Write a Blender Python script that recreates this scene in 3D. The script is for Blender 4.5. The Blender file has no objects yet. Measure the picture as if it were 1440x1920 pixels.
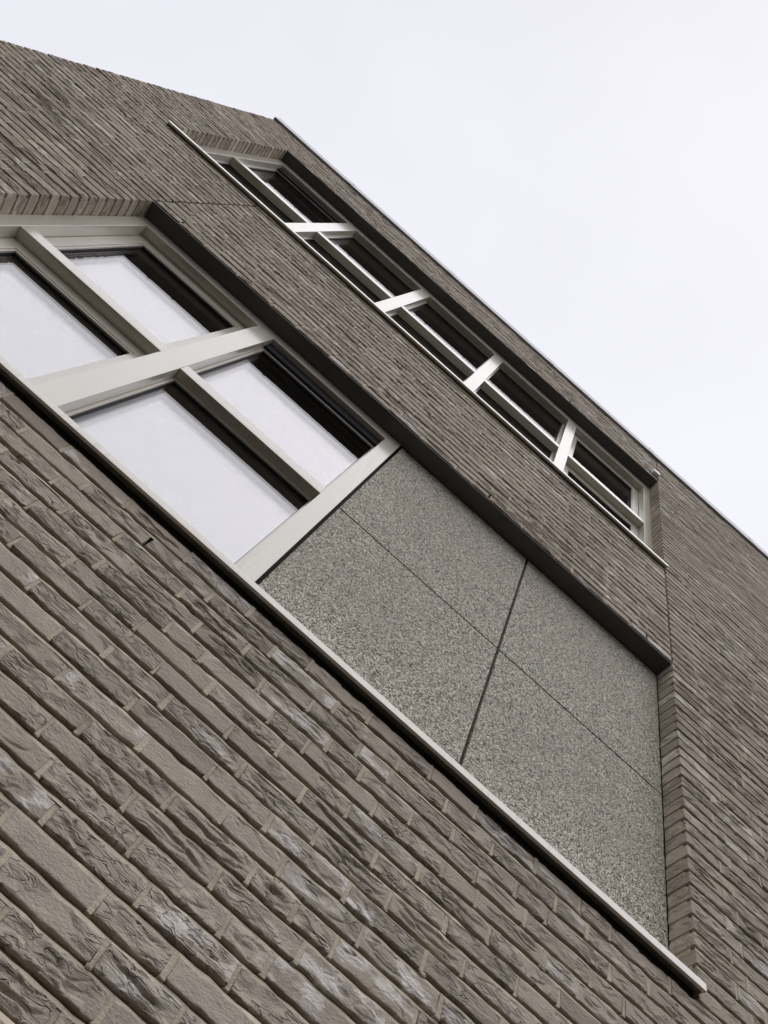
import bpy, math, random
import numpy as np
from mathutils import Matrix, Vector

R = math.radians
scene = bpy.context.scene
col = scene.collection

# ---------------------------------------------------------------- camera
CAM_H = 1.6            # eye height above the pavement
CAM_D = 1.345          # distance from the brick face (face lies in y = 0)
FPX, PW, PH = 1440.0, 1440.0, 1920.0
def unit(v):
    v = np.array(v, float); return v / np.linalg.norm(v)
_up = unit((1194 - PW / 2, 422 - PH / 2, FPX))          # zenith in camera axes (x right, y down, z forward)
_h = np.array((1, .8935, 0.)); _h = unit(_h - _up * (_h @ _up))   # along the wall
_n = np.cross(_up, _h)                                  # into the wall
cam_data = bpy.data.cameras.new('camera')
cam = bpy.data.objects.new('camera', cam_data); col.objects.link(cam)
cam_data.sensor_fit = 'VERTICAL'; cam_data.sensor_height = 36.0
cam_data.lens = FPX / PH * 36.0
cam_data.clip_start = .02; cam_data.clip_end = 1000
M = Matrix(((_h[0], -_h[1], -_h[2]), (_n[0], -_n[1], -_n[2]), (_up[0], -_up[1], -_up[2]))).to_4x4()
M.translation = Vector((0, -CAM_D, CAM_H))
cam.matrix_world = M
scene.camera = cam
def project(x, y, z):
    """world point -> photograph pixel (used to rank bricks by how large they show)"""
    c = x * _h + (y + CAM_D) * _n + (z - CAM_H) * _up
    if c[2] < .05: return None
    return PW / 2 + FPX * c[0] / c[2], PH / 2 + FPX * c[1] / c[2]

# ---------------------------------------------------------------- sky, sun, exposure
SUN_AZ = Vector((.20, -.98)).normalized(); SUN_EL = R(68)
world = bpy.data.worlds.new('World'); scene.world = world; world.use_nodes = True
nt = world.node_tree; nt.nodes.clear()
def N(t, kind, **kw):
    n = t.nodes.new(kind)
    for k, v in kw.items(): setattr(n, k, v)
    return n
sky = N(nt, 'ShaderNodeTexSky', sky_type='NISHITA', sun_disc=False, sun_elevation=SUN_EL,
        sun_rotation=math.atan2(SUN_AZ.x, SUN_AZ.y), dust_density=4.0)
skymul = N(nt, 'ShaderNodeMix', data_type='RGBA', blend_type='MULTIPLY'); skymul.inputs[0].default_value = 1
skymul.inputs[7].default_value = (.10, .10, .10, 1)
nt.links.new(sky.outputs[0], skymul.inputs[6])
tc = N(nt, 'ShaderNodeTexCoord')
cl = N(nt, 'ShaderNodeTexNoise'); cl.inputs['Scale'].default_value = 2.4; cl.inputs['Detail'].default_value = 3
nt.links.new(tc.outputs['Generated'], cl.inputs['Vector'])
ramp = N(nt, 'ShaderNodeValToRGB')
ramp.color_ramp.elements[0].position = .3; ramp.color_ramp.elements[0].color = (.86, .855, .93, 1)
ramp.color_ramp.elements[1].position = .7; ramp.color_ramp.elements[1].color = (.93, .93, 1.0, 1)
nt.links.new(cl.outputs[0], ramp.inputs[0])
glow = N(nt, 'ShaderNodeVectorMath', operation='DOT_PRODUCT'); nt.links.new(tc.outputs['Generated'], glow.inputs[0])
glow.inputs[1].default_value = (.30, .85, .43)          # the cloud deck thins a little towards this side
gmap = N(nt, 'ShaderNodeMapRange'); gmap.inputs[1].default_value = .15; gmap.inputs[2].default_value = .75
gmap.inputs[3].default_value = .95; gmap.inputs[4].default_value = 1.10
nt.links.new(glow.outputs['Value'], gmap.inputs[0])
gmul = N(nt, 'ShaderNodeVectorMath', operation='SCALE'); nt.links.new(ramp.outputs[0], gmul.inputs[0]); nt.links.new(gmap.outputs[0], gmul.inputs[3])
mixs = N(nt, 'ShaderNodeMix', data_type='RGBA'); mixs.inputs[0].default_value = .955      # cloud cover
nt.links.new(skymul.outputs[2], mixs.inputs[6]); nt.links.new(gmul.outputs[0], mixs.inputs[7])
sep_z = N(nt, 'ShaderNodeSeparateXYZ'); nt.links.new(tc.outputs['Generated'], sep_z.inputs[0])
hor = N(nt, 'ShaderNodeMapRange'); hor.inputs[1].default_value = 0.; hor.inputs[2].default_value = .75; hor.inputs[3].default_value = .80; hor.inputs[4].default_value = 1.
nt.links.new(sep_z.outputs[2], hor.inputs[0])
over = N(nt, 'ShaderNodeVectorMath', operation='SCALE'); nt.links.new(mixs.outputs[2], over.inputs[0]); nt.links.new(hor.outputs[0], over.inputs[3])
bg = N(nt, 'ShaderNodeBackground'); bg.inputs[1].default_value = .985
out = N(nt, 'ShaderNodeOutputWorld')
nt.links.new(over.outputs[0], bg.inputs[0]); nt.links.new(bg.outputs[0], out.inputs[0])

sun_d = bpy.data.lights.new('sun', 'SUN'); sun_d.energy = 1.5; sun_d.angle = R(96); sun_d.color = (1, .985, .975)
sun = bpy.data.objects.new('sun', sun_d); col.objects.link(sun)
sd = Vector((SUN_AZ.x * math.cos(SUN_EL), SUN_AZ.y * math.cos(SUN_EL), math.sin(SUN_EL)))
sun.rotation_euler = sd.to_track_quat('Z', 'Y').to_euler(); sun.location = sd * 30

scene.view_settings.view_transform = 'Standard'; scene.view_settings.look = 'None'
scene.view_settings.exposure = 0; scene.view_settings.gamma = 1
scene.cycles.max_bounces = 10; scene.cycles.transparent_max_bounces = 24
scene.cycles.glossy_bounces = 6; scene.cycles.caustics_reflective = False; scene.cycles.caustics_refractive = False

# ---------------------------------------------------------------- materials
def new_mat(name):
    m = bpy.data.materials.new(name); m.use_nodes = True
    t = m.node_tree; b = t.nodes['Principled BSDF']
    return m, t, b
def math_node(t, op, a, b=None, c=None, clamp=False):
    n = N(t, 'ShaderNodeMath', operation=op, use_clamp=clamp)
    for i, v in enumerate((a, b, c)):
        if v is None: continue
        if isinstance(v, (int, float)): n.inputs[i].default_value = v
        else: t.links.new(v, n.inputs[i])
    return n.outputs[0]
def mapr(t, v, a, b, c=0., d=1.):
    n = N(t, 'ShaderNodeMapRange'); n.clamp = True
    n.interpolation_type = 'SMOOTHSTEP'
    t.links.new(v, n.inputs[0])
    for i, x in enumerate((a, b, c, d)): n.inputs[i + 1].default_value = x
    return n.outputs[0]
def mixc(t, fac, a, b, blend='MIX'):
    n = N(t, 'ShaderNodeMix', data_type='RGBA', blend_type=blend)
    for sock, v in ((n.inputs[0], fac), (n.inputs[6], a), (n.inputs[7], b)):
        if isinstance(v, (int, float)): sock.default_value = v
        elif isinstance(v, tuple): sock.default_value = (*v, 1)
        else: t.links.new(v, sock)
    return n.outputs[2]
def noise(t, vec, scale, detail=3, rough=.55, dist=0.):
    n = N(t, 'ShaderNodeTexNoise'); n.inputs['Scale'].default_value = scale
    n.inputs['Detail'].default_value = detail; n.inputs['Roughness'].default_value = rough
    n.inputs['Distortion'].default_value = dist
    t.links.new(vec, n.inputs['Vector']); return n.outputs[0]
def mapping(t, vec, scale, rot=(0, 0, 0)):
    n = N(t, 'ShaderNodeMapping'); n.inputs['Scale'].default_value = scale; n.inputs['Rotation'].default_value = rot
    t.links.new(vec, n.inputs['Vector']); return n.outputs[0]
def bump(t, h, strength, dist, nrm=None):
    n = N(t, 'ShaderNodeBump'); n.inputs['Strength'].default_value = strength; n.inputs['Distance'].default_value = dist
    t.links.new(h, n.inputs['Height'])
    if nrm is not None: t.links.new(nrm, n.inputs['Normal'])
    return n.outputs[0]

def brick_material(name, single):
    """fired clay; per-brick numbers come from the object colour (single bricks) or a mesh attribute (joined courses)"""
    m, t, b = new_mat(name)
    if single:
        src = N(t, 'ShaderNodeObjectInfo').outputs['Color']
    else:
        a = N(t, 'ShaderNodeAttribute'); a.attribute_name = 'brick_random'; src = a.outputs['Color']
    sep = N(t, 'ShaderNodeSeparateColor'); t.links.new(src, sep.inputs[0])
    r1, r2, r3 = sep.outputs
    geo = N(t, 'ShaderNodeNewGeometry')
    off = N(t, 'ShaderNodeVectorMath', operation='SCALE'); t.links.new(src, off.inputs[0]); off.inputs[3].default_value = 17.0
    pos = N(t, 'ShaderNodeVectorMath', operation='ADD')
    t.links.new(geo.outputs['Position'], pos.inputs[0]); t.links.new(off.outputs[0], pos.inputs[1])
    P = pos.outputs[0]
    # colour: grey brown <-> mauve grey, with mottling
    tone = N(t, 'ShaderNodeValToRGB'); e = tone.color_ramp.elements
    e[0].position = 0; e[0].color = (.375, .322, .262, 1)
    e[1].position = 1; e[1].color = (.530, .458, .374, 1)
    for p, c in ((.25, (.437, .379, .316)), (.5, (.455, .388, .312)), (.75, (.488, .423, .350))):
        x = e.new(p); x.color = (*c, 1)
    t.links.new(r1, tone.inputs[0])
    mott = noise(t, P, 34, 4, .6)
    c1 = mixc(t, mapr(t, mott, .38, .68, 0, .5), tone.outputs[0], (.390, .340, .288))
    mott2 = noise(t, mapping(t, P, (1, 1, 2.2)), 95, 3, .6)
    c2 = mixc(t, mapr(t, mott2, .5, .75, 0, .35), c1, (.530, .462, .380))
    spots = noise(t, P, 330, 2, .5)
    c3 = mixc(t, mapr(t, spots, .68, .78, 0, .55), c2, (.14, .12, .10))
    # white lime bloom on a few bricks, streaky along the brick
    streak = noise(t, mapping(t, P, (26, 26, 120)), 1., 5, .75, .8)
    patch = noise(t, mapping(t, P, (13, 13, 26)), 1., 2, .5)
    wsel = mapr(t, r2, .78, .86)
    wm = math_node(t, 'MULTIPLY', wsel, math_node(t, 'MULTIPLY', mapr(t, streak, .34, .56), mapr(t, patch, .47, .62)), clamp=True)
    c4 = mixc(t, math_node(t, 'MULTIPLY', wm, 1.15, clamp=True), c3, (.74, .69, .64))
    t.links.new(c4, b.inputs['Base Color'])
    b.inputs['Roughness'].default_value = .9; b.inputs['Specular IOR Level'].default_value = .25
    # torn clay folds: fine creases running along the brick, stronger on some bricks
    foldv = mapping(t, P, (22, 30, 95), (0, R(10), 0))
    f1 = noise(t, foldv, 1., 1, .5, .6)
    cr = mapr(t, math_node(t, 'ABSOLUTE', math_node(t, 'SUBTRACT', f1, .5)), 0., .045)
    fmask = math_node(t, 'MULTIPLY', mapr(t, r3, .25, .55), mapr(t, noise(t, mapping(t, P, (8, 8, 14)), 1., 2), .40, .56))
    h1 = math_node(t, 'MULTIPLY', math_node(t, 'MULTIPLY', cr, fmask), 1.7)
    h2 = math_node(t, 'ADD', h1, math_node(t, 'MULTIPLY', noise(t, P, 260, 4, .7), .30))
    h3 = math_node(t, 'ADD', h2, math_node(t, 'MULTIPLY', noise(t, mapping(t, P, (1, 1, 1.7)), 105, 4, .65), .95))
    t.links.new(bump(t, h3, 1., .0048), b.inputs['Normal'])
    return m
mat_brick1 = brick_material('clay_brick_single', True)
mat_brick2 = brick_material('clay_brick_courses', False)

def simple(name, colr, rough, bscale=None, bstr=.2, bdist=.001, var=.12, vscale=6., spec=.5, metal=0., coat=0., grime=0.):
    m, t, b = new_mat(name)
    geo = N(t, 'ShaderNodeNewGeometry'); P = geo.outputs['Position']
    v = noise(t, P, vscale, 5, .65)
    dark = tuple(c * (1 - var) for c in colr); lite = tuple(min(1, c * (1 + var)) for c in colr)
    t.links.new(mixc(t, mapr(t, v, .3, .7), dark, lite), b.inputs['Base Color'])
    if grime:
        gsrc = b.inputs['Base Color'].links[0].from_socket
        st = noise(t, mapping(t, P, (38, 38, 3.2)), 1., 5, .7); pa = noise(t, P, 3.1, 3, .6); fl = noise(t, P, 240, 2, .5)
        gm = math_node(t, 'MULTIPLY', mapr(t, st, .46, .74), mapr(t, pa, .35, .65), clamp=True)
        gm = math_node(t, 'ADD', math_node(t, 'MULTIPLY', gm, grime), math_node(t, 'MULTIPLY', mapr(t, fl, .70, .78), grime * 1.2), clamp=True)
        t.links.new(mixc(t, gm, gsrc, tuple(c * .45 for c in colr)), b.inputs['Base Color'])
    b.inputs['Roughness'].default_value = rough; b.inputs['Specular IOR Level'].default_value = spec
    b.inputs['Metallic'].default_value = metal; b.inputs['Coat Weight'].default_value = coat
    b.inputs['Coat Roughness'].default_value = .16; b.inputs['Coat IOR'].default_value = 1.85
    if bscale: t.links.new(bump(t, noise(t, P, bscale, 4, .6), bstr, bdist), b.inputs['Normal'])
    return m
mat_mortar = simple('lime_mortar', (.50, .442, .342), .95, 160, .9, .004, .22, 14, .15)
mat_frame = simple('cream_window_paint', (.615, .572, .485), .35, 700, .06, .0004, .03, 5, .5, coat=1., grime=.28)
mat_sill = simple('cream_coated_aluminium', (.68, .635, .53), .35, 500, .06, .0004, .04, 7, .5, coat=1., grime=.45)
mat_soffit = simple('dark_coated_steel', (.085, .078, .073), .42, 300, .08, .0005, .12, 5, .4, grime=.4)
mat_black = simple('black_rubber', (.012, .012, .013), .6, None, var=.1)
mat_grille = simple('black_ventilation_grille', (.010, .011, .016), .4, None, var=.1)
mat_coping = simple('grey_aluminium_coping', (.34, .35, .37), .42, None, var=.05, metal=.5)
mat_coping_dark = mat_coping
mat_box = simple('pale_grey_plastic', (.80, .83, .84), .4, None, var=.04)
mat_plaster = simple('interior_plaster', (.42, .41, .40), .9, 80, .2, .002, .05)
mat_slab = simple('grey_concrete', (.3, .3, .29), .9, 60, .4, .003, .15)
mat_joint = simple('dark_joint_sealant', (.05, .045, .042), .8, 120, .5, .002, .3, 30)

# exposed aggregate
mat_panel, t, b = new_mat('exposed_aggregate')
P = N(t, 'ShaderNodeNewGeometry').outputs['Position']
warp = N(t, 'ShaderNodeTexNoise'); warp.inputs['Scale'].default_value = 90; t.links.new(P, warp.inputs['Vector'])
wsc = N(t, 'ShaderNodeVectorMath', operation='SCALE'); t.links.new(warp.outputs['Color'], wsc.inputs[0]); wsc.inputs[3].default_value = .006
wad = N(t, 'ShaderNodeVectorMath', operation='ADD'); t.links.new(P, wad.inputs[0]); t.links.new(wsc.outputs[0], wad.inputs[1])
vor = N(t, 'ShaderNodeTexVoronoi', feature='F1'); vor.inputs['Scale'].default_value = 225; t.links.new(wad.outputs[0], vor.inputs['Vector'])
sp = N(t, 'ShaderNodeSeparateColor'); t.links.new(vor.outputs['Color'], sp.inputs[0])
rp = N(t, 'ShaderNodeValToRGB'); rp.color_ramp.interpolation = 'CONSTANT'
els = rp.color_ramp.elements
els[0].position = 0; els[0].color = (.075, .068, .056, 1); els[1].position = .90; els[1].color = (.90, .87, .74, 1)
for p, c in ((.18, (.30, .275, .225)), (.36, (.46, .43, .355)), (.54, (.57, .535, .445)), (.70, (.47, .41, .33)), (.77, (.78, .735, .61))):
    x = els.new(p); x.color = (*c, 1)
t.links.new(sp.outputs[0], rp.inputs[0])
big = noise(t, P, 2.2, 4, .6)
pc = mixc(t, mapr(t, big, .35, .7, 0, .22), rp.outputs[0], (.36, .31, .26))
edge = mapr(t, vor.outputs['Distance'], .55, .85, 0, .6)
pc = mixc(t, edge, pc, (.16, .145, .13))
t.links.new(pc, b.inputs['Base Color']); b.inputs['Roughness'].default_value = .85
hgt = math_node(t, 'SUBTRACT', math_node(t, 'ADD', 1., math_node(t, 'MULTIPLY', sp.outputs[1], .7)), vor.outputs['Distance'])
t.links.new(bump(t, hgt, .8, .003), b.inputs['Normal'])

# insulating glass: clear outer sheet, inner sheet with a reflective coating
def glass_material(name, base, grazing):
    m = bpy.data.materials.new(name); m.use_nodes = True
    t = m.node_tree; t.nodes.clear()
    o_ = N(t, 'ShaderNodeOutputMaterial'); mx = N(t, 'ShaderNodeMixShader')
    tr = N(t, 'ShaderNodeBsdfTransparent'); tr.inputs[0].default_value = (.97, .97, .97, 1)
    gl = N(t, 'ShaderNodeBsdfGlossy'); gl.inputs['Roughness'].default_value = 0.0; gl.inputs[0].default_value = (.98, .97, 1, 1)
    lw = N(t, 'ShaderNodeLayerWeight'); lw.inputs[0].default_value = .5
    fz = math_node(t, 'MULTIPLY_ADD', math_node(t, 'POWER', lw.outputs['Facing'], 4.0), grazing, base)
    t.links.new(fz, mx.inputs[0]); t.links.new(tr.outputs[0], mx.inputs[1]); t.links.new(gl.outputs[0], mx.inputs[2])
    t.links.new(mx.outputs[0], o_.inputs[0])
    return m
mat_glass = glass_material('outer_window_glass', .15, .32)
mat_glass_in = glass_material('coated_inner_glass', .17, .3)

# pavement: warm grey clinker
mat_pave, t, b = new_mat('clinker_pavement')
P = N(t, 'ShaderNodeNewGeometry').outputs['Position']
bt = N(t, 'ShaderNodeTexBrick'); bt.inputs['Scale'].default_value = 1.0
bt.inputs['Brick Width'].default_value = .2; bt.inputs['Row Height'].default_value = .1; bt.inputs['Mortar Size'].default_value = .004
bt.inputs['Color1'].default_value = (.017, .0145, .012, 1); bt.inputs['Color2'].default_value = (.023, .020, .0165, 1); bt.inputs['Mortar'].default_value = (.013, .012, .011, 1)
t.links.new(P, bt.inputs['Vector']); t.links.new(bt.outputs[0], b.inputs['Base Color']); b.inputs['Roughness'].default_value = .9

# side walls out of sight: brick pattern in the material
mat_side, t, b = new_mat('brick_side_wall')
P = N(t, 'ShaderNodeNewGeometry').outputs['Position']
sx = N(t, 'ShaderNodeSeparateXYZ'); t.links.new(P, sx.inputs[0]); cx_ = N(t, 'ShaderNodeCombineXYZ')
t.links.new(math_node(t, 'ADD', sx.outputs[0], sx.outputs[1]), cx_.inputs[0]); t.links.new(sx.outputs[2], cx_.inputs[1])
bt = N(t, 'ShaderNodeTexBrick'); bt.inputs['Scale'].default_value = 1.0
bt.inputs['Brick Width'].default_value = .224; bt.inputs['Row Height'].default_value = .062; bt.inputs['Mortar Size'].default_value = .006
bt.inputs['Color1'].default_value = (.17, .14, .12, 1); bt.inputs['Color2'].default_value = (.24, .2, .18, 1); bt.inputs['Mortar'].default_value = (.30, .26, .21, 1)
t.links.new(cx_.outputs[0], bt.inputs['Vector']); t.links.new(bt.outputs[0], b.inputs['Base Color']); b.inputs['Roughness'].default_value = .9

# ---------------------------------------------------------------- mesh helpers
class MB:
    def __init__(s): s.v = []; s.f = []; s.smooth = []
    def box(s, x0, x1, y0, y1, z0, z1):
        i = len(s.v)
        s.v += [(x0,y0,z0),(x1,y0,z0),(x1,y1,z0),(x0,y1,z0),(x0,y0,z1),(x1,y0,z1),(x1,y1,z1),(x0,y1,z1)]
        s.f += [tuple(i + k for k in q) for q in ((0,3,2,1),(4,5,6,7),(0,1,5,4),(1,2,6,5),(2,3,7,6),(3,0,4,7))]
        return s
    def prism(s, prof, x0, x1):
        """(y, z) profile extruded along x"""
        i = len(s.v); n = len(prof)
        s.v += [(x0, y, z) for y, z in prof] + [(x1, y, z) for y, z in prof]
        for k in range(n):
            l = (k + 1) % n; s.f.append((i + k, i + l, i + n + l, i + n + k))
        s.f += [tuple(i + k for k in range(n))[::-1], tuple(i + n + k for k in range(n))]
        return s
    def lump(s, c, r, rng, seg=7, ring=4):
        i = len(s.v); cx, cy, cz = c; rx, ry, rz = r
        for a in range(1, ring):
            th = math.pi * a / ring
            for q in range(seg):
                ph = 2 * math.pi * q / seg; k = rng.uniform(.72, 1.25)
                s.v.append((cx + rx * k * math.sin(th) * math.cos(ph), cy + ry * k * math.sin(th) * math.sin(ph), cz + rz * k * math.cos(th)))
        s.v += [(cx, cy, cz + rz), (cx, cy, cz - rz)]
        t_, b_ = len(s.v) - 2, len(s.v) - 1
        for a in range(ring - 2):
            for q in range(seg):
                p = (q + 1) % seg
                s.f.append((i + a * seg + q, i + (a + 1) * seg + q, i + (a + 1) * seg + p, i + a * seg + p))
        for q in range(seg):
            p = (q + 1) % seg
            s.f.append((t_, i + q, i + p)); s.f.append((b_, i + (ring - 2) * seg + p, i + (ring - 2) * seg + q))
        return s
    def build(s, name, mat, parent=None, bevel=0.):
        me = bpy.data.meshes.new(name); me.from_pydata(s.v, [], s.f); me.update()
        if s.smooth:
            a_ = np.zeros(len(s.f), bool); a_[s.smooth] = True; me.polygons.foreach_set('use_smooth', a_)
        me.materials.append(mat)
        o = bpy.data.objects.new(name, me); col.objects.link(o)
        if parent: o.parent = parent
        if bevel:
            md = o.modifiers.new('bevel', 'BEVEL'); md.width = bevel; md.segments = 2; md.limit_method = 'ANGLE'
            md.harden_normals = False
        return o
def box(name, mat, parent, *a, bevel=0.): return MB().box(*a).build(name, mat, parent, bevel)

# ---------------------------------------------------------------- dimensions (metres; z above the pavement)
H0 = CAM_H
C = .062                                  # course height, 50 mm brick + 12 mm bed joint
ZL = 3.576 + H0                           # soffit of the lower opening = course line
XL, XR = -3.145, 4.50                     # ends of the facade
LO = dict(x0=-1.865, x1=1.576, k0=-30, k1=0)          # lower opening in course numbers
UP = dict(x0=-2.632, x1=1.580, k0=19, k1=49)          # upper opening
PW_ = .0105
KB = -int(ZL / C); KT = 60
Z_COPE = 7.262 + H0
RECESS = .021; JW = .0150
def zrow(k): return ZL + k * C
ZU = zrow(49)
FY = .092                                 # front of window frames behind the brick face

# ---------------------------------------------------------------- ground
g = MB(); g.v = [(-150,-150,0),(150,-150,0),(150,150,0),(-150,150,0)]; g.f = [(0,1,2,3)]
pave = g.build('pavement', mat_pave); pave['kind'] = 'structure'; pave['label'] = 'dark clinker pavement at the foot of the building'

# ---------------------------------------------------------------- building
bld = bpy.data.objects.new('brick_building', None); col.objects.link(bld)
bld['label'] = 'grey brown brick building with cream window bands and aggregate panels'; bld['category'] = 'building'

# brick layout --------------------------------------------------------------
rng = random.Random(11)
joints_x = [(-1.865, 0, 19), (1.578, 0, 19), (1.580, 49, KT + 1)]     # vertical expansion joints (x, first course, last)
bricks = []       # (x centre, length, course)
perps = {}        # course -> perpend positions
prev = []
def fill(a, b, k, start_fix, end_fix):
    """lay bricks from a to b in wild bond; returns list of (x0, x1)"""
    res = []; x = a; first = True
    while True:
        rest = b - x
        if rest < .30:
            if rest > .235:
                l = rest * rng.choice((.45, .55, .62)) if rest < .28 else .206
                if rest - l - PW_ < .06: l = rest - PW_ - .09
                res.append((x, x + l)); res.append((x + l + PW_, b))
            elif rest > .03: res.append((x, b))
            break
        best = None
        for _ in range(7):
            q = rng.random()
            l = .212 if q < .70 else (.100 if q < .88 else .156)
            if first and start_fix: l = .212 if k % 2 else .156
            l += rng.uniform(-.004, .004)
            d = min((abs(x + l - p) for p in prev), default=1)
            if best is None or d > best[0]: best = (d, l)
            if d > .045 or (first and start_fix): break
        l = best[1]; res.append((x, x + l)); x += l + PW_ + rng.uniform(-.002, .003); first = False
    return res
for k in range(KB, KT):
    segs = [(XL, XR)]
    for op in (LO, UP):
        if op['k0'] <= k < op['k1']:
            segs = [s for a, b in segs for s in ((a, op['x0']), (op['x1'], b))]
    cuts = [x for x, k0, k1 in joints_x if k0 <= k < k1]
    for x in cuts:
        ns = []
        for a, b in segs:
            if a < x - .02 and b > x + .02: ns += [(a, x - .006), (x + .006, b)]
            else: ns.append((a, b))
        segs = ns
    row = []; pp = []
    for i, (a, b) in enumerate(segs):
        left_jamb = i + 1 < len(segs)                # this segment ends at an opening or joint
        if left_jamb:
            r = [(a + b - q, a + b - p) for p, q in fill(a, b, k, True, False)][::-1]
        else:
            r = fill(a, b, k, True, False)
        row += r
        pp += [(r[j][1], r[j + 1][0]) for j in range(len(r) - 1)]
    prev = [p for p, q in pp]
    perps[k] = pp
    for p, q in row: bricks.append(((p + q) / 2, q - p, k))

# mortar body of the facade -------------------------------------------------
EI = .004
def holes():
    return [(LO['x0'] - EI, LO['x1'] + EI, zrow(LO['k0']) - .004, ZL + .009),
            (UP['x0'] - EI, UP['x1'] + EI, zrow(UP['k0']) - .004, ZU + .009)]
mb = MB()
xs = sorted({XL + .004, XR - .004} | {h for H in holes() for h in H[:2]})
zs = sorted({0.0, Z_COPE + .05} | {h for H in holes() for h in H[2:]})
def inside(x, z): return any(a < x < b and c < z < d for a, b, c, d in holes())
Y0, Y1 = RECESS, .10
def solid(i, j):
    if not (0 <= i < len(xs) - 1 and 0 <= j < len(zs) - 1): return False
    return not inside((xs[i] + xs[i + 1]) / 2, (zs[j] + zs[j + 1]) / 2)
def quad(*p):
    i = len(mb.v); mb.v += p; mb.f.append(tuple(range(i, i + 4)))
for i in range(len(xs) - 1):
    for j in range(len(zs) - 1):
        if not solid(i, j): continue
        x0, x1, z0, z1 = xs[i], xs[i + 1], zs[j], zs[j + 1]
        quad((x0,Y0,z0),(x1,Y0,z0),(x1,Y0,z1),(x0,Y0,z1)); quad((x0,Y1,z0),(x0,Y1,z1),(x1,Y1,z1),(x1,Y1,z0))
        if not solid(i - 1, j): quad((x0,Y0,z0),(x0,Y0,z1),(x0,Y1,z1),(x0,Y1,z0))
        if not solid(i + 1, j): quad((x1,Y0,z0),(x1,Y1,z0),(x1,Y1,z1),(x1,Y0,z1))
        if not solid(i, j - 1): quad((x0,Y0,z0),(x0,Y1,z0),(x1,Y1,z0),(x1,Y0,z0))
        if not solid(i, j + 1): quad((x0,Y0,z1),(x1,Y0,z1),(x1,Y1,z1),(x0,Y1,z1))
# weathered bed joints: flush with the brick below, raked back under the brick above
def bed(a, b_, k):
    n = max(2, int((b_ - a) / .032)); i = len(mb.v)
    for q in range(n + 1):
        x = a + (b_ - a) * q / n
        y = rng.uniform(.0002, .0032); zb_ = zrow(k) - .0022 + rng.uniform(-.001, .001)
        zm = zb_ + .0102 + rng.uniform(-.0014, .0014); ym = y + .0030 + rng.uniform(0, .0022)
        mb.v += [(x, y, zb_), (x, ym, zm), (x, .0180 + rng.uniform(-.002, .001), zm + .0042), (x, .0195, zrow(k) + JW + .003)]
    for q in range(n):
        for r_ in (0, 1, 2):
            f_ = (i + q * 4 + r_, i + q * 4 + 4 + r_, i + q * 4 + 5 + r_, i + q * 4 + 1 + r_); mb.f.append(f_)
            if r_ < 2: mb.smooth.append(len(mb.f) - 1)
for k in range(KB + 1, KT):
    sg = [(XL + .003, XR - .003)]
    for op in (LO, UP):
        if op['k0'] <= k <= op['k1']: sg = [s for a, b_ in sg for s in ((a, op['x0'] - .003), (op['x1'] + .003, b_))]
    for x, k0, k1 in joints_x:
        if k0 <= k < k1: sg = [s for a, b_ in sg for s in (((a, x - .006), (x + .006, b_)) if a < x - .03 and b_ > x + .03 else ((a, b_),))]
    for a, b_ in sg: bed(a, b_, k)
# weep holes: open perpends
weeps = []
for wx, wz in ((-.442, 1.634), (1.398, 3.606), (-1.64, 3.609), (.45, 3.606), (-.45, 6.64), (.62, 6.64)):
    k = int(math.floor((wz + H0 - ZL) / C)); p = min(perps[k], key=lambda q: abs((q[0] + q[1]) / 2 - wx)); weeps.append((k, p))
for k, pl in perps.items():
    for p in pl:
        if (k, p) in weeps: continue
        z0 = zrow(k) + JW - .003; z1 = zrow(k + 1) + .003
        d = rng.uniform(-.0004, .0030); e = .003; j = lambda s=.0014: rng.uniform(-s, s)
        i = len(mb.v); ym = d
        mb.v += [(p[0]-e,RECESS+.001,z0),(p[1]+e,RECESS+.001,z0),(p[1]+e,RECESS+.001,z1),(p[0]-e,RECESS+.001,z1),
                 (p[0]-.0005+j(),ym+j(),z0+j()),(p[1]+.0005+j(),ym+j(),z0+j()),(p[1]+.0005+j(),ym+j(),z1+j()),(p[0]-.0005+j(),ym+j(),z1+j())]
        mb.f += [tuple(i + a for a in q) for q in ((4,5,6,7),(0,1,5,4),(1,2,6,5),(2,3,7,6),(3,0,4,7))]
# mortar snots hanging over the lintel edges and here and there on the joints
for op, k in ((LO, 0), (UP, 49)):
    for p in perps[k]:
        x = (p[0] + p[1]) / 2
        if op['x0'] < x < op['x1'] and rng.random() < .75:
            s = rng.uniform(.6, 1.25)
            mb.lump((x + rng.uniform(-.01, .01), rng.uniform(.001, .006), zrow(k) + rng.uniform(.008, .014)), (.009 * s, .007, .008 * s), rng)
    x = op['x0'] + .05
    while x < op['x1'] - .05:
        s = rng.uniform(.4, 1.)
        mb.lump((x, rng.uniform(.002, .007), zrow(k) + JW + rng.uniform(-.001, .002)), (.014 * s, .005, .005 * s), rng); x += rng.uniform(.03, .22)
for _ in range(420):
    k = rng.randrange(-52, 58)
    if not perps[k]: continue
    p = rng.choice(perps[k]); s = rng.uniform(.5, 1.3)
    if (k, p) in weeps: continue
    mb.lump(((p[0] + p[1]) / 2 + rng.uniform(-.008, .008), .003, zrow(k) + JW * .5 + rng.uniform(-.004, .006)), (.012 * s, .0055, .006 * s), rng)
facade = mb.build('facade_wall', mat_mortar, bld)

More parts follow.
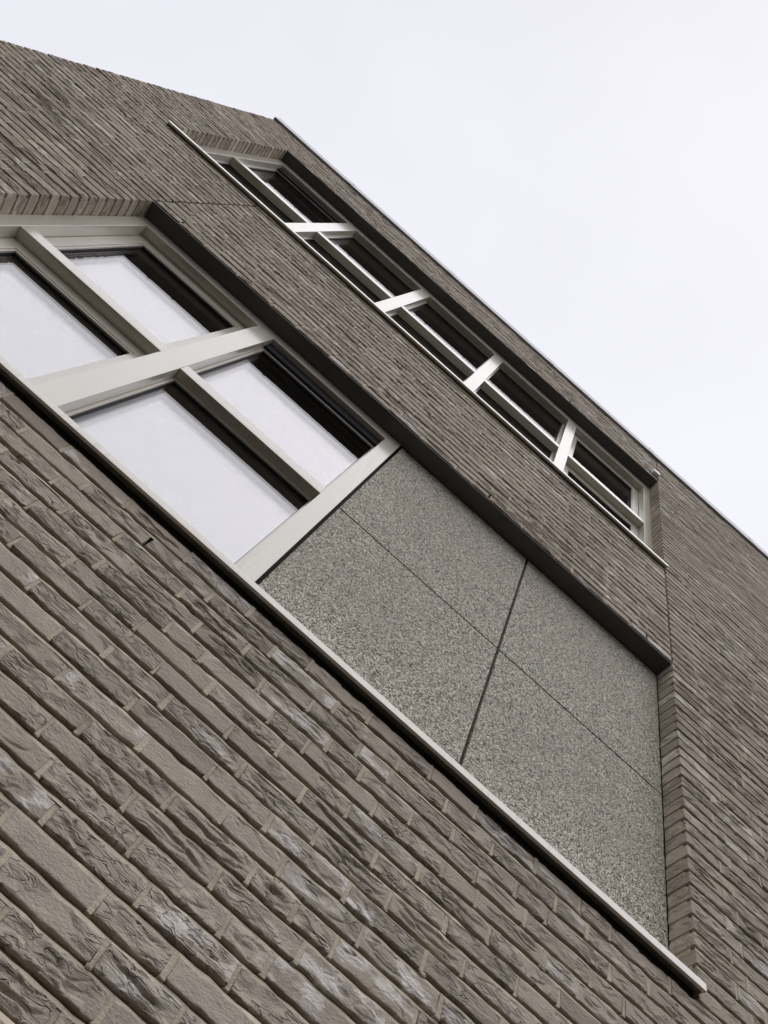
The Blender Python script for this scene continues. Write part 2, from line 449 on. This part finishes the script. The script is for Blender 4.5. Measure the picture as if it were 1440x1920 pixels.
# brick shapes ----------------------------------------------------------------
nrs = np.random.RandomState(5)
_tab = nrs.rand(64, 256, 256)
def vnoise(x, y, seed):
    T = _tab[seed % 64]
    xi = np.floor(x).astype(int); yi = np.floor(y).astype(int); fx = x - xi; fy = y - yi
    fx = fx * fx * (3 - 2 * fx); fy = fy * fy * (3 - 2 * fy)
    a = T[xi % 256, yi % 256]; b_ = T[(xi + 1) % 256, yi % 256]; c = T[xi % 256, (yi + 1) % 256]; d = T[(xi + 1) % 256, (yi + 1) % 256]
    return (a * (1 - fx) + b_ * fx) * (1 - fy) + (c * (1 - fx) + d * fx) * fy
def fbm(x, y, seed, o=3):
    s = 0; a = .5
    for i in range(o): s = s + a * vnoise(x * 2 ** i + 13.1 * i, y * 2 ** i + 7.7 * i, seed + i); a *= .5
    return s / (1 - .5 ** o)
BH = .047; BD = .098
def sstep(a, b, x):
    t_ = np.clip((x - a) / (b - a), 0, 1); return t_ * t_ * (3 - 2 * t_)
def brick_shape(L, nx, nz, seed, kind):
    """front relief grid + sides; returns verts (n,3), faces, number of smooth faces"""
    ph = seed * 3.37
    # grid lines packed closer near the edges for a rounded arris
    def lines(n, size):
        if n < 4: return np.linspace(0, size, n + 1)
        e = .0022; return np.concatenate(([0, e], np.linspace(e, size - e, n - 1)[1:-1], [size - e, size]))
    u = lines(nx, L); w = lines(nz, BH)
    U, Wd = np.meshgrid(u, w, indexing='ij')
    wob = (fbm(U * 30 + ph, Wd * 30, seed, 2) - .5)
    h = (fbm(U * 22 + ph, Wd * 40 + ph, seed + 3, 2) - .5) * .0025                   # gentle unevenness
    ang = (seed % 7 - 3) * .05
    X = U + wob * .02; Zc = Wd + ang * U + (fbm(U * 26 + ph, Wd * 9, seed + 5, 2) - .5) * .012 + wob * .004
    if kind >= 1:
        mask = sstep(.40, .62, fbm(U * 11 + 5 + ph, Wd * 20 + ph, seed + 7, 2)) if kind == 1 else sstep(.30, .5, fbm(U * 9 + 5 + ph, Wd * 14 + ph, seed + 7, 2))
        mask = mask * sstep(0, .03, U) * sstep(0, .03, L - U)
        n1 = vnoise(X * 16 + ph, Zc * 58 + ph, seed + 11); n2 = vnoise(X * 24 + ph + 4, (Zc + .06 * U) * 92 + ph, seed + 13)
        g1 = 1 - sstep(0, .11, np.abs(n1 - .5)); g2 = 1 - sstep(0, .10, np.abs(n2 - .48))
        h = h + mask * (g1 * .0046 + g2 * .0030 * (.3 + n1) - .0012 - (n1 - .5) * .0028)
    if kind == 3:       # one long tear
        path = BH * (.25 + .5 * fbm(U * 14 + ph, U * 0 + ph, seed + 17, 2)) + ang * (U - L / 2)
        d = (Wd - path)
        m = sstep(.02, .05, U) * sstep(.02, .05, L - U)
        h = h + m * (.0085 * np.exp(-(d / .0030) ** 2) - .003 * sstep(0, .004, d) * (1 - sstep(.004, .02, d)))
    de = np.minimum(np.minimum(U, L - U), np.minimum(Wd, BH - Wd))
    h = h + .0011 * (1 - sstep(0, .003, de)) ** 1.3
    # wavy outline
    eu = (vnoise(Wd * 45 + ph, U * 0 + 3, seed + 21) - .5) * .003
    ew = (fbm(U * 32 + ph, Wd * 8 + 9, seed + 23, 3) - .5) * .0075
    PX = U - L / 2 + eu * (2 * U / L - 1); PZ = (Wd - BH / 2) * (1 - .035 * (1 - sstep(0, .008, np.minimum(U, L - U)))) + ew * np.abs(2 * Wd / BH - 1) ** 3
    V = np.stack([PX, h, PZ], -1).reshape(-1, 3)
    A, B_ = nx + 1, nz + 1
    idx = np.arange(A * B_).reshape(A, B_)
    F = np.stack([idx[:-1, :-1], idx[1:, :-1], idx[1:, 1:], idx[:-1, 1:]], -1).reshape(-1, 4)
    ring = np.concatenate([idx[:, 0], idx[-1, 1:], idx[-2::-1, -1], idx[0, -2:0:-1]])
    n0 = len(V); back = V[ring].copy(); back[:, 1] = BD
    V = np.concatenate([V, back]); bi = n0 + np.arange(len(ring))
    S = np.stack([ring, bi, np.roll(bi, -1), np.roll(ring, -1)], -1)
    return V, np.concatenate([F, S]), len(F)
NOM = (.212, .156, .100)
KINDS = (0, 1, 1, 2, 0, 3, 1, 1, 3, 2, 1, 0)
def shape_set(nx, nz, variants):
    return {L: [brick_shape(L, max(3, int(nx * L / .212)), nz, 7 * q + int(L * 1000), KINDS[q % len(KINDS)]) for q in range(variants)] for L in NOM}

# rank bricks by projected size
def shown(x, L, k):
    pts = [project(x + sx * L / 2, 0, zrow(k) + JW + sz * BH) for sx, sz in ((-1, 0), (1, 0), (1, 1), (-1, 1))]
    if any(p is None for p in pts): return 0
    area = abs(sum(pts[i][0] * pts[(i + 1) % 4][1] - pts[(i + 1) % 4][0] * pts[i][1] for i in range(4))) / 2
    cx = sum(p[0] for p in pts) / 4; cy = sum(p[1] for p in pts) / 4
    inx = min(max((p[0] for p in pts)), PW) - max(min(p[0] for p in pts), 0); iny = min(max(p[1] for p in pts), PH) - max(min(p[1] for p in pts), 0)
    if inx <= 0 or iny <= 0: return 0
    w = max(p[0] for p in pts) - min(p[0] for p in pts); hh = max(p[1] for p in pts) - min(p[1] for p in pts)
    return area * inx / w * iny / hh
rank = sorted(((shown(*b_), i) for i, b_ in enumerate(bricks)), reverse=True)
near = [i for a, i in rank[:300]]
mid = [i for a, i in rank[300:1500] if a > 0]
far = [i for a, i in rank[1500:] if a > 0]
rest = [i for a, i in rank if a == 0]

def shape_pick(L): return min(NOM, key=lambda q: abs(q - L))
SET1 = shape_set(72, 22, 22); meshes = {}
for L, lst in SET1.items():
    meshes[L] = []
    for V, F, ns in lst:
        me = bpy.data.meshes.new('brick'); me.from_pydata(V.tolist(), [], F.tolist()); me.update()
        sm = np.zeros(len(F), bool); sm[:ns] = True; me.polygons.foreach_set('use_smooth', sm)
        me.materials.append(mat_brick1); meshes[L].append(me)
def brick_rand():
    return rng.random(), rng.random(), rng.random()
for i in near:
    x, L, k = bricks[i]; n = shape_pick(L)
    o = bpy.data.objects.new('brick', rng.choice(meshes[n])); col.objects.link(o); o.parent = facade
    o.location = (x, rng.uniform(-.0022, .0018), zrow(k) + JW + BH / 2 + rng.uniform(-.001, .001))
    o.scale = (L / n, 1, 1)
    o.rotation_euler = (rng.uniform(-.016, .016), (math.pi if rng.random() < .5 else 0) + rng.uniform(-.007, .007), rng.uniform(-.006, .006))
    o.color = (*brick_rand(), 1)

VV, FF, SM, CC = [], [], [], []; base = 0
for lst, (nx, nz) in ((mid, (24, 7)), (far, (12, 4)), (rest, (5, 2))):
    S = shape_set(nx, nz, 12)
    for i in lst:
        x, L, k = bricks[i]; n = shape_pick(L); V, F, ns = rng.choice(S[n])
        V = V.copy(); V[:, 0] *= L / n
        if rng.random() < .5: V[:, 0] *= -1; V[:, 2] *= -1
        V[:, 1] += V[:, 0] * rng.uniform(-.006, .006) + V[:, 2] * rng.uniform(-.02, .02) * (V[:, 1] < .05)
        V += (x, rng.uniform(-.0022, .0018), zrow(k) + JW + BH / 2 + rng.uniform(-.001, .001))
        VV.append(V); FF.append(F + base); base += len(V)
        s_ = np.zeros(len(F), bool); s_[:ns] = True; SM.append(s_)
        CC.append(np.tile((*brick_rand(), 1.), (len(V), 1)))
VV = np.concatenate(VV); FF = np.concatenate(FF); SM = np.concatenate(SM); CC = np.concatenate(CC).astype(np.float32)
me = bpy.data.meshes.new('brick_courses')
me.vertices.add(len(VV)); me.vertices.foreach_set('co', VV.astype(np.float32).ravel())
me.loops.add(FF.size); me.loops.foreach_set('vertex_index', FF.astype(np.int32).ravel())
me.polygons.add(len(FF)); me.polygons.foreach_set('loop_start', np.arange(0, FF.size, 4, dtype=np.int32))
me.update(calc_edges=True)
me.polygons.foreach_set('use_smooth', SM)
at = me.attributes.new('brick_random', 'FLOAT_COLOR', 'POINT'); at.data.foreach_set('color', CC.ravel())
me.materials.append(mat_brick2); me.update()
o = bpy.data.objects.new('brick_courses', me); col.objects.link(o); o.parent = facade; o['kind'] = 'stuff'
print('bricks', len(bricks), 'tris', len(FF) * 2)

# expansion joints, weep holes ------------------------------------------------
for x, k0, k1 in joints_x:
    z0 = zrow(k0) + .010; z1 = min(zrow(k1) - .012, Z_COPE + .02)
    if k0 == 0: z1 = zrow(19) - .008
    box('expansion_joint', mat_joint, bld, x - .0065, x + .0065, .0160, .0205, z0, z1)
for k, p in weeps:
    box('weep_hole', mat_black, bld, p[0] - .001, p[1] + .001, .0165, .0205, zrow(k) + JW - .002, zrow(k + 1))

# shell behind the brick: inner leaf, floors, other walls -----------------------
il = MB()
def leaf(a0, a1, b0, b1): il.box(a0, a1, .185, .33, b0, b1)
zl0, zu0 = zrow(-30) + .02, zrow(19) + .02
leaf(XL + .05, XR - .05, 0, zl0); leaf(XL + .05, LO['x0'] - .01, zl0, ZL + .06); leaf(-.10, XR - .05, zl0, ZL + .06)
leaf(XL + .05, XR - .05, ZL + .06, zu0); leaf(XL + .05, UP['x0'] - .01, zu0, ZU + .06); leaf(UP['x1'] + .01, XR - .05, zu0, ZU + .06)
leaf(XL + .05, XR - .05, ZU + .06, Z_COPE)
il.build('inner_wall', mat_plaster, bld)
box('side_wall', mat_side, bld, XL + .006, XL + .2, .099, 8.0, 0, Z_COPE + .04)
box('side_wall', mat_side, bld, XR - .2, XR - .006, .099, 8.0, 0, Z_COPE + .04)
box('back_wall', mat_side, bld, XL + .006, XR - .006, 8.0, 8.2, 0, Z_COPE + .04)
box('floor_slab', mat_slab, bld, XL + .2, XR - .2, .33, 8.0, ZL + .30, ZL + .60)
box('roof_slab', mat_slab, bld, XL + .2, XR - .2, .33, 8.0, Z_COPE - .25, Z_COPE)

# roof coping ---------------------------------------------------------------------
cz = Z_COPE
MB().prism([(-.022, cz), (-.022, cz + .112), (-.018, cz + .117), (.42, cz + .09), (.42, cz + .085), (-.017, cz + .108), (-.017, cz + .004), (.030, cz + .004), (.030, cz)], XL - .012, XR + .012).build('roof_coping', mat_coping, bld)

for q in range(6):
    x = XL + .9 + q * 1.25
    MB().prism([(-.0245, cz - .002), (-.0245, cz + .1145), (-.022, cz + .1145), (-.022, cz - .002)], x - .03, x + .03).build('coping_joint', mat_coping, bld)
# lintels ----------------------------------------------------------------------------
for op, zz in ((LO, ZL), (UP, ZU)):
    MB().prism([(.0035, zz), (.0035, zz + .005), (.19, zz + .005), (.19, zz)], op['x0'] - .003, op['x1'] + .003).build('lintel', mat_soffit, bld)

# windows ----------------------------------------------------------------------------
def sill(parent, x0, x1, zt, zbed):
    y0 = -.030
    pr = [(y0, zt - .025), (y0, zt), (.099, zt + .011), (.099, zt + .008), (y0 + .003, zt - .0035), (y0 + .003, zt - .022), (y0 + .012, zt - .022), (y0 + .012, zt - .025)]
    s = MB().prism(pr, x0 + .0015, x1 - .0015).build('window_sill', mat_sill, parent, .0008)
    for xa, xb in ((x0 + .0015, x0 + .0045), (x1 - .0045, x1 - .0015)):         # end plates
        MB().prism([(y0 + .0032, zt - .0215), (y0 + .0032, zt - .005), (.09, zt + .004), (.09, zt - .0215)], xa, xb).build('sill_end', mat_sill, parent)
    box('sill_bed', mat_joint, parent, x0 + .003, x1 - .003, .016, .18, zbed - .004, zt - .004)
    return s
def glass(parent, x0, x1, z0, z1, y):
    m = MB(); m.box(x0, x1, y, y + .006, z0, z1); m.box(x0, x1, y + .021, y + .027, z0, z1)
    pn = m.build('pane', mat_glass, parent); pn.data.materials.append(mat_glass_in)
    for f_ in pn.data.polygons: f_.material_index = 1 if f_.index >= 6 else 0
    sp_ = MB()
    for a in ((x0, x1, z0, z0 + .012), (x0, x1, z1 - .012, z1), (x0, x0 + .010, z0 + .012, z1 - .012), (x1 - .010, x1, z0 + .012, z1 - .012)):
        sp_.box(a[0], a[1], y + .0065, y + .0205, a[2], a[3])
    sp_.build('spacer', mat_black, parent)
def ring(name, parent, x0, x1, z0, z1, w, y0, y1, bevel=.0015, mat=None):
    m = MB()
    m.box(x0, x1, y0, y1, z1 - w, z1); m.box(x0, x1, y0, y1, z0, z0 + w)
    m.box(x0, x0 + w, y0, y1, z0 + w, z1 - w); m.box(x1 - w, x1, y0, y1, z0 + w, z1 - w)
    return m.build(name, mat or mat_frame, parent, bevel)
def glazing(parent, x0, x1, z0, z1, sash, grille=False, dg=.063):
    e = .0008
    if grille:
        gb = MB(); gb.box(x0 + e, x1 - e, FY + .030, FY + .075, z1 - .064, z1 - e)
        gb.build('ventilation_grille', mat_grille, parent); z1 = z1 - .064
    if sash:
        ring('sash', parent, x0 + .003, x1 - .003, z0 + .003, z1 - .003, .055, FY + .055, FY + .115)
        x0, x1, z0, z1 = x0 + .058, x1 - .058, z0 + .058, z1 - .058
        ring('glazing_bead', parent, x0 + e, x1 - e, z0 + e, z1 - e, .012, FY + .058, FY + .072)
        ring('gasket', parent, x0 + .0128, x1 - .0128, z0 + .0128, z1 - .0128, .003, FY + .067, FY + .075, 0, mat_black)
        glass(parent, x0 + .002, x1 - .002, z0 + .002, z1 - .002, FY + .075)
    else:
        ring('glazing_bead', parent, x0 + e, x1 - e, z0 + e, z1 - e, .012, FY + dg - .017, FY + dg - .003)
        ring('gasket', parent, x0 + .0128, x1 - .0128, z0 + .0128, z1 - .0128, .003, FY + dg - .008, FY + dg, 0, mat_black)
        glass(parent, x0 + .002, x1 - .002, z0 + .002, z1 - .002, FY + dg)
FD = FY + .092
def window(x0, x1, z0, z1, zt0, zt1, fl, fr, fh, fb, mull, sashes, grilles, dg=.063):
    """outer frame mesh; mullions, transoms, sashes, panes are its pieces"""
    m = MB()
    m.box(x0, x1, FY, FD, z1 - fh, z1); m.box(x0, x1, FY, FD, z0, z0 + fb)
    m.box(x0, x0 + fl, FY, FD, z0 + fb, z1 - fh); m.box(x1 - fr, x1, FY, FD, z0 + fb, z1 - fh)
    w = m.build('window', mat_frame, bld, .0018)
    za, zb = z0 + fb, z1 - fh
    for a, b_ in mull: box('mullion', mat_frame, w, a, b_, FY - .001, FD, za, zb, bevel=.0018)
    edges = [x0 + fl] + [v for p in mull for v in p] + [x1 - fr]
    for i in range(0, len(edges), 2):
        a, b_ = edges[i], edges[i + 1]; c = i // 2
        box('transom', mat_frame, w, a, b_, FY + .0008, FD, zt0, zt1, bevel=.0018)
        glazing(w, a, b_, za, zt0, c in sashes, False, dg)
        glazing(w, a, b_, zt1, zb, c in sashes, c in grilles, dg)
    return w
w1 = window(LO['x0'] + .001, -.148, 1.778 + H0, 3.5755 + H0, 2.640 + H0, 2.700 + H0, .069, .078, .072, .055, [(-1.060, -.960)], {0}, {1})
sill(w1, LO['x0'], LO['x1'], 1.766 + H0, zrow(-30))
w2 = window(UP['x0'] + .001, UP['x1'] - .001, 4.775 + H0, ZU - .0005, 5.612 + H0, 5.668 + H0, .076, .074, .108, .055,
            [(-1.823, -1.727), (-.994, -.897), (-.170, -.075), (.660, .752)], {4}, {0}, .068)
sill(w2, UP['x0'], UP['x1'], 4.762 + H0, zrow(19))

# aggregate panels ------------------------------------------------------------------
def panel(x0, x1, z0, z1):
    MB().box(x0, x1, FY + .008, FY + .05, z0, z1).build('cladding_panel', mat_panel, bld, .002)
PX0, PXA, PXB, PX1 = -.134, .7000, .7130, 1.573
for a, b_ in ((PX0, PXA), (PXB, PX1)):
    panel(a, b_, 1.772 + H0, 2.6655 + H0); panel(a, b_, 2.6730 + H0, 3.574 + H0)
box('panel_backing', mat_black, bld, -.147, 1.5755, FY + .052, FY + .09, 1.772 + H0, 3.5755 + H0)

# small box beside the lintel ---------------------------------------------------------
zb = 6.690 + H0
bb = MB(); pr = [(.0, zb), (-.030, zb), (-.033, zb + .004), (-.033, zb + .062), (-.026, zb + .082), (-.010, zb + .092), (.0, zb + .092)]
bb.prism(pr, 1.512, 1.577)
sb = bb.build('wall_sensor', mat_box, None, .004)
sb['label'] = 'small pale grey box fixed to the brick above the upper window lintel end'; sb['category'] = 'sensor'
box('mounting_plate', mat_joint, sb, 1.516, 1.573, -.0005, .006, zb + .004, zb + .088)
